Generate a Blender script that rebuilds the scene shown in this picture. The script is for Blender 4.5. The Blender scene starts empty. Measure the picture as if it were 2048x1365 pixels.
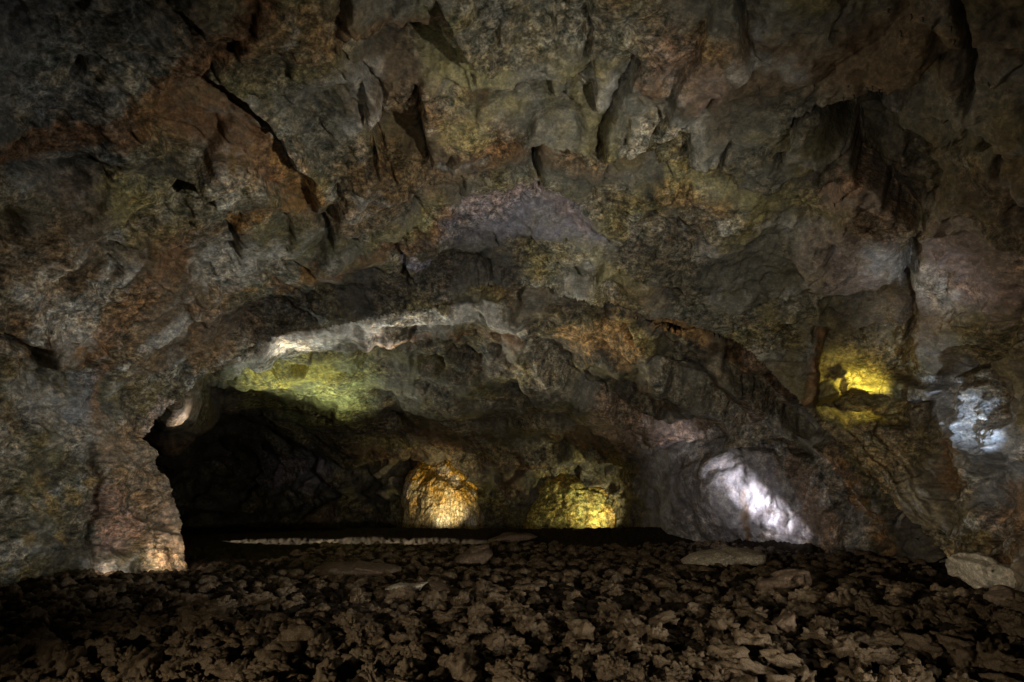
import bpy, math, random
import numpy as np
from mathutils import Vector
R = math.radians
scene = bpy.context.scene
col = scene.collection

# ------------------------------------------------------------------ camera
F = 1365.0                      # focal length in photo pixels (24 mm lens)
HOR = 975.0                     # eye-level row
PITCH = math.atan((HOR - 682.5) / F)
EYE = 1.6
cam = bpy.data.cameras.new('camera')
cam.lens = 36.0 * F / 2048.0
cam.sensor_width = 36.0
cam.clip_start = 0.05
cam.clip_end = 500
cam_ob = bpy.data.objects.new('camera', cam)
cam_ob.location = (0, 0, EYE)
cam_ob.rotation_euler = (R(90) + PITCH, 0, 0)
col.objects.link(cam_ob)
scene.camera = cam_ob

# ------------------------------------------------------------------ world: faint night sky reaching in from the cave mouth behind
world = bpy.data.worlds.new('World')
scene.world = world
world.use_nodes = True
wn = world.node_tree.nodes
sky = wn.new('ShaderNodeTexSky')
sky.sky_type = 'NISHITA'
sky.sun_disc = False
sky.sun_elevation = R(4)
sky.sun_rotation = R(180)
wn['Background'].inputs['Strength'].default_value = 0.0015
world.node_tree.links.new(sky.outputs[0], wn['Background'].inputs['Color'])

scene.view_settings.view_transform = 'Standard'
scene.view_settings.look = 'None'
scene.view_settings.exposure = 0.0
scene.view_settings.gamma = 1.0

def ray(u, v):
    cx = (np.asarray(u, float) - 1024.0) / F
    cy = (682.5 - np.asarray(v, float)) / F
    dy = math.cos(PITCH) - cy * math.sin(PITCH)
    dz = math.sin(PITCH) + cy * math.cos(PITCH)
    return cx / dy, dz / dy

def at(u, v, Y):
    """world point at forward distance Y seen in direction (u, v)"""
    a, b = ray(u, v)
    return Vector((float(a * Y), float(Y), float(EYE + b * Y)))

# ------------------------------------------------------------------ lamps of the lit cave
def lamp(name, loc, target, energy, color, size=60, blend=0.6, radius=0.05, kind='SPOT'):
    L = bpy.data.lights.new(name, kind)
    L.energy = energy
    L.color = color
    L.shadow_soft_size = radius
    if kind == 'SPOT':
        L.spot_size = R(size)
        L.spot_blend = blend
    o = bpy.data.objects.new(name, L)
    o.location = loc
    d = Vector(target) - Vector(loc)
    o.rotation_euler = d.to_track_quat('-Z', 'Y').to_euler()
    col.objects.link(o)
    return o

WARM = (1.0, 0.83, 0.62)
NEUT = (1.0, 0.97, 0.91)
COOL = (0.80, 0.86, 1.0)
VIOL = (0.84, 0.82, 1.0)
YELL = (1.0, 0.83, 0.3)
# lamps behind and beside the viewer that wash the near chamber
lamp('ceiling_wash_lamp', (4.6, 2.6, 0.6), (-1.2, 12.6, 5.0), 1900, NEUT, 72, 1.0, 0.1)
lamp('ceiling_wash_lamp', (-1.5, -0.5, 0.7), (2.5, 13.0, 5.0), 620, NEUT, 66, 1.0, 0.1)
lamp('ceiling_wash_lamp', (6.6, 9.6, 1.0), (-2.8, 11.2, 5.6), 430, NEUT, 88, 1.0, 0.3)
lamp('ceiling_wash_lamp', (-5.2, 8.4, 0.8), (4.8, 11.4, 5.4), 300, (1.0, 0.92, 0.8), 84, 1.0, 0.3)
lamp('left_wall_lamp', (1.0, 8.0, 0.7), (-7.0, 12.3, 2.6), 500, (0.97, 0.98, 1.0), 56, 1.0, 0.10)
lamp('right_wall_lamp', (1.5, 9.0, 0.8), (9.0, 12.2, 2.2), 330, (1.0, 0.92, 0.8), 60, 1.0, 0.10)
lamp('floor_wash_lamp', (-4.4, -1.0, 1.7), (-0.2, 5.4, 0.0), 1350, (1.0, 0.89, 0.72), 76, 1.0, 0.05)

# ------------------------------------------------------------------ noise in numpy
rng = np.random.default_rng(7)
PERM = rng.permutation(256).astype(np.int32)
PERM = np.concatenate([PERM, PERM, PERM])
_g = rng.normal(size=(256, 3)); GRAD = (_g / np.linalg.norm(_g, axis=1)[:, None]).astype(np.float32)
RND = rng.random((256, 6)).astype(np.float32)

def _chunks(fn, p, n=65536):
    outs = [fn(p[i:i + n]) for i in range(0, len(p), n)]
    if isinstance(outs[0], tuple):
        return tuple(np.concatenate([o[k] for o in outs]) for k in range(len(outs[0])))
    return np.concatenate(outs)

def _pn(p):
    i = np.floor(p).astype(np.int32)
    f = (p - i).astype(np.float32)
    w = f * f * f * (f * (f * 6 - 15) + 10)
    i &= 255
    out = 0
    for dx in (0, 1):
        wx = w[:, 0] if dx else 1 - w[:, 0]
        a = PERM[i[:, 0] + dx]
        for dy in (0, 1):
            wy = wx * (w[:, 1] if dy else 1 - w[:, 1])
            b = PERM[a + i[:, 1] + dy]
            for dz in (0, 1):
                wz = wy * (w[:, 2] if dz else 1 - w[:, 2])
                g = GRAD[PERM[b + i[:, 2] + dz] & 255]
                out = out + wz * (g[:, 0] * (f[:, 0] - dx) + g[:, 1] * (f[:, 1] - dy) + g[:, 2] * (f[:, 2] - dz))
    return out * 1.6

def pn(p, scale=1.0, off=0.0):
    return _chunks(_pn, (np.asarray(p) / scale + off + 100.0).astype(np.float32))

def fbm(p, scale, octs=4, off=0.0, gain=0.5, ridged=False):
    s, a, t = 0, 1.0, 0
    for k in range(octs):
        n = pn(p, scale / 2 ** k, off + 17.3 * k)
        if ridged:
            n = 1 - 2 * np.abs(n)
        s = s + a * n
        t += a
        a *= gain
    return s / t

def _wl(p):
    i = np.floor(p).astype(np.int32)
    f = (p - i).astype(np.float32)
    n = len(p)
    f1 = np.full(n, 9.0, np.float32); f2 = np.full(n, 9.0, np.float32)
    idx = np.zeros(n, np.int32); off = np.zeros((n, 3), np.float32)
    for dx in (-1, 0, 1):
        for dy in (-1, 0, 1):
            for dz in (-1, 0, 1):
                h = PERM[PERM[PERM[(i[:, 0] + dx) & 255] + ((i[:, 1] + dy) & 255)] + ((i[:, 2] + dz) & 255)]
                d = RND[h, :3] + np.array([dx, dy, dz], np.float32) - f
                dd = np.sqrt((d * d).sum(1))
                c = dd < f1
                f2 = np.where(c, f1, np.minimum(f2, dd))
                f1 = np.where(c, dd, f1)
                idx = np.where(c, h, idx)
                off[c] = d[c]
    return f1, f2, idx, off

def worley(p, scale, off=0.0):
    return _chunks(_wl, (np.asarray(p) / scale + off + 100.0).astype(np.float32))

def blocks(p, scale, off=0.0, tilt=0.5):
    """tilted fracture facets with steps between them; returns height (about -1..1) and crack mask"""
    f1, f2, idx, d = worley(p, scale, off)
    r = RND[idx]
    h = 0.4 * (r[:, 3] - 0.5) + tilt * ((r[:, 3:6] - 0.5) * d * 2).sum(1)
    return h, np.clip(1 - (f2 - f1) / 0.10, 0, 1)

def sstep(a, b, x):
    t = np.clip((x - a) / (b - a), 0, 1)
    return t * t * (3 - 2 * t)

def tps(ctrl):
    """thin-plate surface through (u, v, value) points"""
    c = np.array(ctrl, float)
    X = c[:, :2] / 1000.0
    n = len(X)
    def U(r2):
        return np.where(r2 > 1e-12, 0.5 * r2 * np.log(np.maximum(r2, 1e-12)), 0)
    K = U(((X[:, None] - X[None]) ** 2).sum(2)) + np.eye(n) * 2e-4
    P = np.c_[np.ones(n), X]
    A = np.zeros((n + 3, n + 3)); A[:n, :n] = K; A[:n, n:] = P; A[n:, :n] = P.T
    w = np.linalg.solve(A, np.r_[c[:, 2], 0, 0, 0])
    def f(u, v):
        q = np.c_[u, v] / 1000.0
        def g(qq):
            return U(((qq[:, None] - X[None]) ** 2).sum(2)) @ w[:n] + w[n] + qq @ w[n + 1:]
        return _chunks(g, q, 20000)
    return f

# ------------------------------------------------------------------ hand-placed rock features along polylines
def polydist(u, v, pts):
    """distance, side (+ = left of travel in the picture sense) and 0..1 position along the line"""
    pts = np.array(pts, float)
    best = np.full(len(u), 1e9); side = np.zeros(len(u)); par = np.zeros(len(u))
    seg = np.linalg.norm(np.diff(pts, axis=0), axis=1); L = seg.sum(); s0 = 0
    for k in range(len(pts) - 1):
        a, b = pts[k], pts[k + 1]
        d = b - a; l2 = (d * d).sum()
        t = np.clip(((u - a[0]) * d[0] + (v - a[1]) * d[1]) / l2, 0, 1)
        qx = u - a[0] - t * d[0]; qy = v - a[1] - t * d[1]
        dd = np.hypot(qx, qy)
        c = dd < best
        best = np.where(c, dd, best)
        side = np.where(c, np.sign(d[1] * (u - a[0]) - d[0] * (v - a[1])), side)
        par = np.where(c, (s0 + t * seg[k]) / L, par)
        s0 += seg[k]
    return best, side, par

class Sheet:
    """a rock surface under construction: picture directions (u, v), world points, relief h along the normal, albedo"""
    def __init__(self, u, v, P, N, wamp=14):
        self.P, self.N = P, N
        self.u0, self.v0 = u, v
        self.u = u + wamp * pn(P, 0.9, 3.1) + 0.5 * wamp * pn(P, 0.28, 7.7) + 0.25 * wamp * pn(P, 0.11, 1.7)
        self.v = v + wamp * pn(P, 0.9, 53.1) + 0.5 * wamp * pn(P, 0.28, 57.7) + 0.25 * wamp * pn(P, 0.11, 51.7)
        n = len(u)
        self.h = np.zeros(n); self.alb = np.zeros((n, 3)); self.rough = np.ones(n)
        self.edge = 0.65 * fbm(P, 0.5, 4, 11.0) + 0.75 * fbm(P, 0.14, 3, 13.0)
    def sel(self, pts, m):
        pts = np.array(pts, float)
        return np.where((self.u > pts[:, 0].min() - m) & (self.u < pts[:, 0].max() + m) &
                        (self.v > pts[:, 1].min() - m) & (self.v < pts[:, 1].max() + m))[0]
    def step(self, pts, amt, w, side=1, lip=0.0, sharp=5):
        """ledge: the given side of the line is recessed by amt metres, easing back over w px; the other side may swell by lip"""
        i = self.sel(pts, w * 3)
        if not len(i): return
        d, s, t = polydist(self.u[i], self.v[i], pts)
        end = sstep(0, .1, t) * sstep(1, .9, t)
        sd = d * s * side
        self.h[i] -= amt * end * sstep(-sharp, sharp, sd) * np.exp(-np.maximum(sd, 0) / w)
        if lip: self.h[i] += lip * end * sstep(sharp, -sharp, sd) * np.exp(-np.maximum(-sd, 0) / w)
    def crack(self, pts, depth, w):
        i = self.sel(pts, w * 4)
        if not len(i): return
        d, s, t = polydist(self.u[i], self.v[i], pts)
        self.h[i] -= depth * np.exp(-(d / w) ** 2) * (0.35 + 0.65 * sstep(0, .15, t) * sstep(1, .85, t))
    def pit(self, c, rx, ry, ang, depth, power=3.0):
        i = self.sel([c], max(rx, ry) * 2.2)
        if not len(i): return
        du = self.u[i] - c[0]; dv = self.v[i] - c[1]
        ca, sa = math.cos(R(ang)), math.sin(R(ang))
        q = np.hypot((du * ca + dv * sa) / rx, (-du * sa + dv * ca) / ry)
        self.h[i] -= 0.9 * depth * np.exp(-q ** power)
    def stain(self, pts, color, w, k=1.0, hard=0.5, grain=0.9):
        """mineral colour laid along a line (or at a point), width w px, broken up by noise"""
        if len(pts) == 1: pts = [pts[0], (pts[0][0] + 1, pts[0][1])]
        i = self.sel(pts, w * 2)
        if not len(i): return
        d, s, t = polydist(self.u[i], self.v[i], pts)
        m = sstep(1 + hard, 1 - hard, d / w - grain * self.edge[i]) * k
        m = np.clip(m, 0, 1)[:, None]
        self.alb[i] = self.alb[i] * (1 - m) + np.array(color) * m * (0.75 + 0.5 * np.clip(self.edge[i] + .5, 0, 1))[:, None]
    def poly(self, pts, color=None, k=1.0, soft=14, smooth=None, push=0.0):
        """a patch inside a closed outline: colour, smoothing and push (metres, + towards the viewer)"""
        i = self.sel(pts, soft * 3)
        if not len(i): return
        q = np.array(pts, float); x, y = self.u[i], self.v[i]
        ins = np.zeros(len(i), bool)
        for a, b in zip(q, np.roll(q, -1, 0)):
            c = ((a[1] > y) != (b[1] > y)) & (x < (b[0] - a[0]) * (y - a[1]) / (b[1] - a[1] + 1e-9) + a[0])
            ins ^= c
        d, _, _ = polydist(x, y, list(pts) + [pts[0]])
        m = sstep(-soft, soft, np.where(ins, d, -d))
        if color is not None:
            mm = np.clip(m * k * (0.8 + 0.8 * self.edge[i]), 0, 1)[:, None]
            self.alb[i] = self.alb[i] * (1 - mm) + np.array(color) * mm
        if smooth is not None:
            self.rough[i] *= 1 - m * (1 - smooth)
        if push:
            self.h[i] += push * m

# ------------------------------------------------------------------ materials
def rock_material(name, fine=1.0, rough=0.75, spec=0.35, bump=0.6, use_attr=True, base=(0.1, .1, .1), streak=(1, 1, 1), turn=0.0, con=1.0):
    m = bpy.data.materials.new(name)
    m.use_nodes = True
    nt = m.node_tree; N = nt.nodes; L = nt.links
    b = N['Principled BSDF']
    tc = N.new('ShaderNodeTexCoord')
    mp = N.new('ShaderNodeMapping'); mp.inputs['Scale'].default_value = streak; mp.inputs['Rotation'].default_value = (0, R(turn), 0)
    L.new(tc.outputs['Object'], mp.inputs[0])
    n1 = N.new('ShaderNodeTexNoise'); n1.inputs['Scale'].default_value = 9.0 * fine; n1.inputs['Detail'].default_value = 10; n1.inputs['Roughness'].default_value = 0.72
    n1.inputs['Distortion'].default_value = 0.15
    L.new(mp.outputs[0], n1.inputs['Vector'])
    n2 = N.new('ShaderNodeTexNoise'); n2.inputs['Scale'].default_value = 26.0 * fine; n2.inputs['Detail'].default_value = 8; n2.inputs['Roughness'].default_value = 0.7
    L.new(tc.outputs['Object'], n2.inputs['Vector'])
    vo = N.new('ShaderNodeTexVoronoi'); vo.inputs['Scale'].default_value = 15.0 * fine; vo.feature = 'F1'
    L.new(n1.outputs['Color'], vo.inputs['Vector'])
    mv = N.new('ShaderNodeMix'); mv.data_type = 'VECTOR'; mv.inputs['Factor'].default_value = 0.12
    L.new(tc.outputs['Object'], mv.inputs[4]); L.new(n1.outputs['Color'], mv.inputs[5]); L.new(mv.outputs[1], vo.inputs['Vector'])
    r1 = N.new('ShaderNodeValToRGB')
    e = r1.color_ramp.elements
    e[0].position = 0.37; e[0].color = (0.18, 0.235, 0.225, 1)
    e[1].position = 0.64; e[1].color = (2.2, 2.16, 2.05, 1)
    k = r1.color_ramp.elements.new(0.5); k.color = (0.85, 0.84, 0.82, 1)
    L.new(n1.outputs['Fac'], r1.inputs[0])
    n3 = N.new('ShaderNodeTexNoise'); n3.inputs['Scale'].default_value = 3.3 * fine; n3.inputs['Detail'].default_value = 6; n3.inputs['Roughness'].default_value = 0.75
    L.new(tc.outputs['Object'], n3.inputs['Vector'])
    hue = N.new('ShaderNodeValToRGB'); he = hue.color_ramp.elements
    he[0].position = 0.36; he[0].color = (0.9, 0.98, 1.05, 1)
    he[1].position = 0.64; he[1].color = (1.25, 0.99, 0.68, 1)
    L.new(n3.outputs['Color'], hue.inputs[0])
    r2 = N.new('ShaderNodeMapRange'); r2.inputs[1].default_value = 0.34; r2.inputs[2].default_value = 0.68; r2.inputs[3].default_value = 0.35; r2.inputs[4].default_value = 1.8
    L.new(n2.outputs['Fac'], r2.inputs[0])
    hm = N.new('ShaderNodeMix'); hm.data_type = 'RGBA'; hm.blend_type = 'MULTIPLY'; hm.inputs['Factor'].default_value = con
    L.new(r1.outputs['Color'], hm.inputs[6]); L.new(hue.outputs['Color'], hm.inputs[7])
    mul = N.new('ShaderNodeMix'); mul.data_type = 'RGBA'; mul.blend_type = 'MULTIPLY'; mul.inputs['Factor'].default_value = 1.0
    if use_attr:
        at_ = N.new('ShaderNodeAttribute'); at_.attribute_name = 'mineral'
        L.new(at_.outputs['Color'], mul.inputs[6])
        L.new(at_.outputs['Alpha'], mul.inputs['Factor']); crust_out = at_.outputs['Alpha']
    else:
        mul.inputs[6].default_value = (*base, 1)
    if not use_attr: mul.inputs['Factor'].default_value = con
    L.new(hm.outputs[2], mul.inputs[7])
    mul2 = N.new('ShaderNodeMix'); mul2.data_type = 'RGBA'; mul2.blend_type = 'MULTIPLY'; mul2.inputs['Factor'].default_value = con
    if use_attr: L.new(crust_out, mul2.inputs['Factor'])
    L.new(mul.outputs[2], mul2.inputs[6]); L.new(r2.outputs[0], mul2.inputs[7])
    L.new(mul2.outputs[2], b.inputs['Base Color'])
    b.inputs['Specular IOR Level'].default_value = spec
    rr = N.new('ShaderNodeMapRange'); rr.inputs[1].default_value = 0.35; rr.inputs[2].default_value = 0.65; rr.inputs[3].default_value = rough - 0.2; rr.inputs[4].default_value = min(1, rough + 0.15)
    L.new(n2.outputs['Fac'], rr.inputs[0]); L.new(rr.outputs[0], b.inputs['Roughness'])
    add = N.new('ShaderNodeMath'); add.operation = 'MULTIPLY_ADD'; add.inputs[1].default_value = 0.35
    L.new(n2.outputs['Fac'], add.inputs[0]); L.new(n1.outputs['Fac'], add.inputs[2])
    add2 = N.new('ShaderNodeMath'); add2.operation = 'MULTIPLY_ADD'; add2.inputs[1].default_value = 0.4
    L.new(vo.outputs['Distance'], add2.inputs[0]); L.new(add.outputs[0], add2.inputs[2])
    bp = N.new('ShaderNodeBump'); bp.inputs['Strength'].default_value = bump; bp.inputs['Distance'].default_value = 0.09 / fine
    L.new(add2.outputs[0], bp.inputs['Height']); L.new(bp.outputs[0], b.inputs['Normal'])
    return m

M_ROCK = rock_material('cave_rock', 1.0, 0.85, 0.15, 0.6, streak=(0.75, 0.75, 1.2))
M_LEFT = rock_material('cave_rock_streaked', 1.0, 0.8, 0.2, 0.6, streak=(0.45, 0.8, 1.3), turn=38)
M_RIGHT = rock_material('cave_rock_fluted', 1.0, 0.8, 0.2, 0.6, streak=(0.7, 0.9, 1.2), turn=-50)
M_BACK = rock_material('cave_rock_back', 0.8, 0.7, 0.25, 0.55)
M_FLOW = rock_material('flowstone', 1.0, 0.5, 0.5, 0.35, streak=(1.6, 1.6, 0.5))
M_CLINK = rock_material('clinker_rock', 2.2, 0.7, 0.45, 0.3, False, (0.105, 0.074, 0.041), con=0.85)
M_FLOOR = rock_material('floor_rubble', 2.0, 0.9, 0.1, 0.3, False, (0.028, 0.021, 0.014), con=0.85)  # base colour kept near black to deepen the shadows between lumps
M_DRIP = rock_material('drip_rock', 2.0, 0.6, 0.4, 0.2, False, (0.05, 0.042, 0.035), con=0.6)
M_SLAB = rock_material('pale_slab_rock', 2.0, 0.85, 0.2, 0.3, False, (0.46, 0.40, 0.30), con=0.5)
M_SLABD = rock_material('brown_slab_rock', 2.0, 0.85, 0.2, 0.3, False, (0.17, 0.12, 0.08), con=0.5)

# ------------------------------------------------------------------ mesh output
def tag(o, label=None, cat=None, group=None, kind=None):
    if label: o['label'] = label
    if cat: o['category'] = cat
    if group: o['group'] = group
    if kind: o['kind'] = kind
    return o

def mesh_obj(name, co, faces, mat, alb=None, smooth=True, parent=None, crust=None):
    me = bpy.data.meshes.new(name)
    co = np.ascontiguousarray(co, np.float32); faces = np.ascontiguousarray(faces, np.int32)
    k = faces.shape[1]
    me.vertices.add(len(co)); me.vertices.foreach_set('co', co.ravel())
    me.loops.add(faces.size); me.loops.foreach_set('vertex_index', faces.ravel())
    me.polygons.add(len(faces))
    me.polygons.foreach_set('loop_start', np.arange(0, faces.size, k, dtype=np.int32))
    me.polygons.foreach_set('loop_total', np.full(len(faces), k, np.int32))
    me.polygons.foreach_set('use_smooth', np.full(len(faces), smooth, bool))
    me.update(calc_edges=True)
    if alb is not None:
        a = me.color_attributes.new('mineral', 'FLOAT_COLOR', 'POINT')
        c = np.ones((len(co), 4), np.float32); c[:, :3] = alb
        if crust is not None: c[:, 3] = crust
        a.data.foreach_set('color', c.ravel())
    me.materials.append(mat)
    o = bpy.data.objects.new(name, me)
    col.objects.link(o)
    o.parent = parent
    return o

def grid_faces(n, m, flip=False):
    a = (np.arange(n - 1)[:, None] * m + np.arange(m - 1)[None]).ravel()
    f = np.c_[a, a + 1, a + m + 1, a + m]
    return f[:, ::-1] if flip else f

def grid_normals(P, n, m, toward):
    G = P.reshape(n, m, 3)
    N = np.cross(np.gradient(G, axis=0), np.gradient(G, axis=1)).reshape(-1, 3)
    N /= np.linalg.norm(N, axis=1)[:, None] + 1e-9
    s = np.sign(((toward - P) * N).sum(1)); s[s == 0] = 1
    return N * s[:, None]

def relax(h, n, m, it=2):
    H = h.reshape(n, m)
    for _ in range(it):
        E = np.pad(H, 1, mode='edge')
        H = (E[:-2, 1:-1] + E[2:, 1:-1] + E[1:-1, :-2] + E[1:-1, 2:] + 4 * E[1:-1, 1:-1]) / 8
    return H.ravel()

def submesh(co, faces, keep, alb):
    f = faces[keep]
    used = np.unique(f)
    mp = np.full(len(co), -1, np.int32); mp[used] = np.arange(len(used))
    return co[used], mp[f], alb[used], used

EYEV = np.array([0, 0, EYE])
# ------------------------------------------------------------------ near chamber: ceiling, left wall, right wall
CX, CY = 1050.0, 1100.0
LIP = [(1880, 1200), (1905, 1135), (1850, 1080), (1790, 1005), (1720, 935), (1640, 850), (1560, 765), (1500, 700), (1420, 660), (1300, 635), (1200, 608),
       (1150, 590), (1050, 582), (960, 582), (900, 600), (850, 612), (750, 632), (650, 655), (600, 665), (530, 685), (480, 716), (440, 748), (385, 775),
       (362, 798), (330, 820), (300, 862), (285, 880), (312, 905), (340, 960), (350, 1000), (362, 1040), (368, 1090), (372, 1135), (372, 1175)]
la = np.array([math.atan2(CY - p[1], p[0] - CX) for p in LIP]); la[la < -2] += 2 * math.pi
lr = np.array([math.hypot(p[0] - CX, p[1] - CY) for p in LIP])
def lip_r(th):
    return np.interp(th, la, lr)
DA = tps([(1024, -900, 3.5), (1024, -400, 5), (1024, 0, 7.4), (1024, 200, 9.3), (1024, 400, 12), (1024, 500, 13.5), (1024, 590, 15),
          (0, 0, 6.2), (0, 300, 8), (0, 600, 9.8), (0, 750, 10.6), (0, 900, 11.2), (0, 1170, 11.4), (180, 1150, 12.4), (300, 1100, 13.5), (370, 1130, 14.0),
          (345, 1030, 14.1), (300, 880, 14.1), (250, 950, 13.0), (150, 1000, 12.2), (330, 800, 14.2), (300, 600, 12), (440, 745, 14.8), (530, 685, 15), (700, 640, 15.1),
          (900, 600, 15.1), (500, 400, 10.5), (500, 200, 8.8), (500, 0, 7), (700, 500, 13), (-500, 0, 4.5), (-500, 600, 6.5), (-500, 1200, 8),
          (-1400, 0, 3), (-1400, 1250, 4.5), (200, -900, 3.2), (1800, -900, 3.2), (1500, 0, 7.2), (1500, 200, 9), (1500, 400, 11.5), (1500, 550, 13.8),
          (1400, 640, 15), (1600, 620, 14.5), (1700, 500, 12.3), (1850, 550, 12.5), (1700, 750, 15.0), (1640, 830, 15.2), (1850, 850, 14.3),
          (1850, 1080, 14.6), (1900, 1130, 14.4), (2048, 1180, 11.5), (2048, 900, 12.2), (2048, 700, 11.2), (2048, 400, 8.8), (2048, 0, 6.2),
          (2550, 0, 4.6), (2550, 600, 7), (2550, 1200, 8), (3500, 0, 3), (3500, 1250, 4.5)])
GREY = np.array([0.20, 0.192, 0.15]); OLIVE = np.array([0.21, 0.185, 0.085]); BROWN = np.array([0.19, 0.125, 0.068])
RUST = (0.20, 0.115, 0.06); OCHRE = (0.30, 0.18, 0.07); PALE = (0.46, 0.45, 0.41); DARK = (0.055, 0.05, 0.045); PINK = (0.34, 0.235, 0.19)
VIOLET = (0.24, 0.235, 0.31); LICH = (0.36, 0.32, 0.14); BLUEG = (0.24, 0.26, 0.29)

nth, nr = 1500, 430
th = np.linspace(R(-7), R(185.5), nth)
k = np.arange(nr)
rad = np.where(k < 370, k * 2.5, 0.0)
g = 370 * 2.5
for j in range(370, nr):
    rad[j] = g; g += 2.5 * 1.055 ** (j - 369)
TH, RA = np.meshgrid(th, rad, indexing='ij')
lip_noise = 5 * pn(np.c_[th * 40, th * 0, th * 0], 1.0) + 5 * pn(np.c_[th * 130, th * 0, th * 0 + 5], 1.0) + 3 * pn(np.c_[th * 330, th * 0, th * 0 + 9], 1.0)
RR = lip_r(th)[:, None] + lip_noise[:, None] * np.exp(-RA / 25.0) + RA
ua = (CX + RR * np.cos(TH)).ravel(); va = (CY - RR * np.sin(TH)).ravel()
Ya = np.maximum(DA(ua, va), 1.6)
ax, az = ray(ua, va)
Pa = np.c_[ax * Ya, Ya, EYE + az * Ya]
Na = grid_normals(Pa, nth, nr, EYEV)
S = Sheet(ua, va, Pa, Na)
edge_fade = sstep(0, 1, (RA.ravel() + 6) / 30)

# base mineral colour: grey rock with olive, brown and pale drifts
n_big = fbm(Pa, 3.2, 4, 1.0); n_mid = fbm(Pa, 1.1, 4, 31.0); n_mid2 = fbm(Pa, 0.7, 4, 61.0); n_sm = fbm(Pa, 0.25, 3, 81.0)
S.alb[:] = GREY
def mixin(S, c, m):
    m = np.clip(m, 0, 1)[:, None]; S.alb[:] = S.alb * (1 - m) + np.array(c) * m
mixin(S, OLIVE, sstep(-0.15, 0.3, n_mid) * 0.8)
mixin(S, BROWN, sstep(0.0, 0.35, n_big) * 0.7)
mixin(S, PALE, sstep(0.12, 0.45, n_mid2) * 0.55)
mixin(S, DARK, sstep(0.1, 0.5, -n_mid2) * 0.6)
mixin(S, BLUEG, sstep(500, 100, ua) * sstep(900, 500, np.abs(va - 150) + 0 * ua) * 0.6 * sstep(500, 200, va))
mixin(S, BROWN * 1.3, sstep(1500, 1800, ua) * 0.3)

S.alb *= (0.7 + 0.55 * sstep(-0.3, 0.3, fbm(Pa, 1.7, 4, 91.0)))[:, None]
def stretch(P, ang, k):
    c_, s_ = math.cos(R(ang)), math.sin(R(ang))
    return np.c_[(P[:, 0] * c_ + P[:, 2] * s_) / k, P[:, 1] * 0.7, -P[:, 0] * s_ + P[:, 2] * c_]
w_left = sstep(760, 480, ua + 0.45 * (700 - va)) * sstep(380, 520, va)
w_right = sstep(1560, 1660, ua) * sstep(780, 900, va + 0.3 * (ua - 1700))
st_l = fbm(stretch(Pa, 40, 4.0), 0.42, 5, 711, 0.6); st_r = fbm(stretch(Pa, -52, 5.0), 0.36, 5, 731, 0.6)
stk = st_l * w_left + st_r * w_right
mixin(S, (0.50, 0.50, 0.46), sstep(0.08, 0.4, stk) * 0.75); mixin(S, DARK, sstep(0.06, 0.4, -stk) * 0.75)
# --- rust bands and scars on the left half of the ceiling; paler line along the scar's rim
S.stain([(520, -30), (460, 50), (350, 150), (290, 245), (150, 290), (-80, 315)], RUST, 26, 0.8)
S.stain([(300, 230), (420, 290), (480, 320)], OCHRE, 40, 0.55)
SCAR = [(345, 165), (405, 138), (480, 188), (555, 275), (612, 360), (632, 440), (590, 420), (545, 385), (480, 312), (400, 300), (335, 262), (325, 210)]
S.poly(SCAR, (0.25, 0.145, 0.075), 1.0, 12, smooth=0.25, push=-0.18)
S.stain([(560, 300), (620, 400)], OCHRE, 26, 0.8)
S.stain([(405, 138), (480, 188), (555, 275), (600, 330)], PALE, 9, 0.8)
S.step([(395, 130), (480, 185), (560, 275), (612, 350), (640, 445)], 0.14, 40, side=-1, lip=0.16)
S.stain([(600, 412), (545, 418), (475, 450)], OCHRE, 17, 0.9)
S.stain([(350, 520), (250, 620), (165, 700)], (0.27, 0.165, 0.09), 30, 0.65)
S.stain([(420, 600), (420, 700)], BROWN * 1.5, 40, 0.6)
S.stain([(620, 560), (700, 540), (800, 500), (900, 440)], RUST, 16, 0.75)
S.stain([(470, 580), (600, 590), (625, 560)], OCHRE, 10, 0.7)
S.stain([(260, 400)], LICH, 60, 0.8)
S.stain([(440, 350)], PALE, 55, 0.5)
S.stain([(430, 540), (560, 520)], PALE, 36, 0.75)
S.stain([(130, 640)], PALE, 45, 0.8); S.stain([(60, 570)], PALE, 40, 0.4)
S.step([(-60, 650), (10, 672), (60, 692), (110, 726), (150, 735), (170, 700)], 0.5, 45, side=-1, lip=0.15)
S.crack([(-60, 655), (10, 675), (60, 695), (110, 728), (150, 735)], 0.35, 7)
S.pit((165, 150), 14, 26, 20, 0.35); S.pit((140, 360), 34, 12, 5, 0.3); S.pit((370, 388), 32, 22, 0, 0.35); S.pit((20, 440), 22, 36, 10, 0.4)
S.crack([(130, 620), (230, 530), (220, 500)], 0.12, 6)
S.step([(330, 540), (400, 545), (440, 590), (430, 700), (380, 770)], 0.35, 60, side=1)
S.step([(250, 440), (290, 500), (350, 520)], 0.2, 30, side=1)
S.stain([(200, 740), (195, 860)], (0.3, 0.18, 0.09), 14, 0.7)
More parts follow.
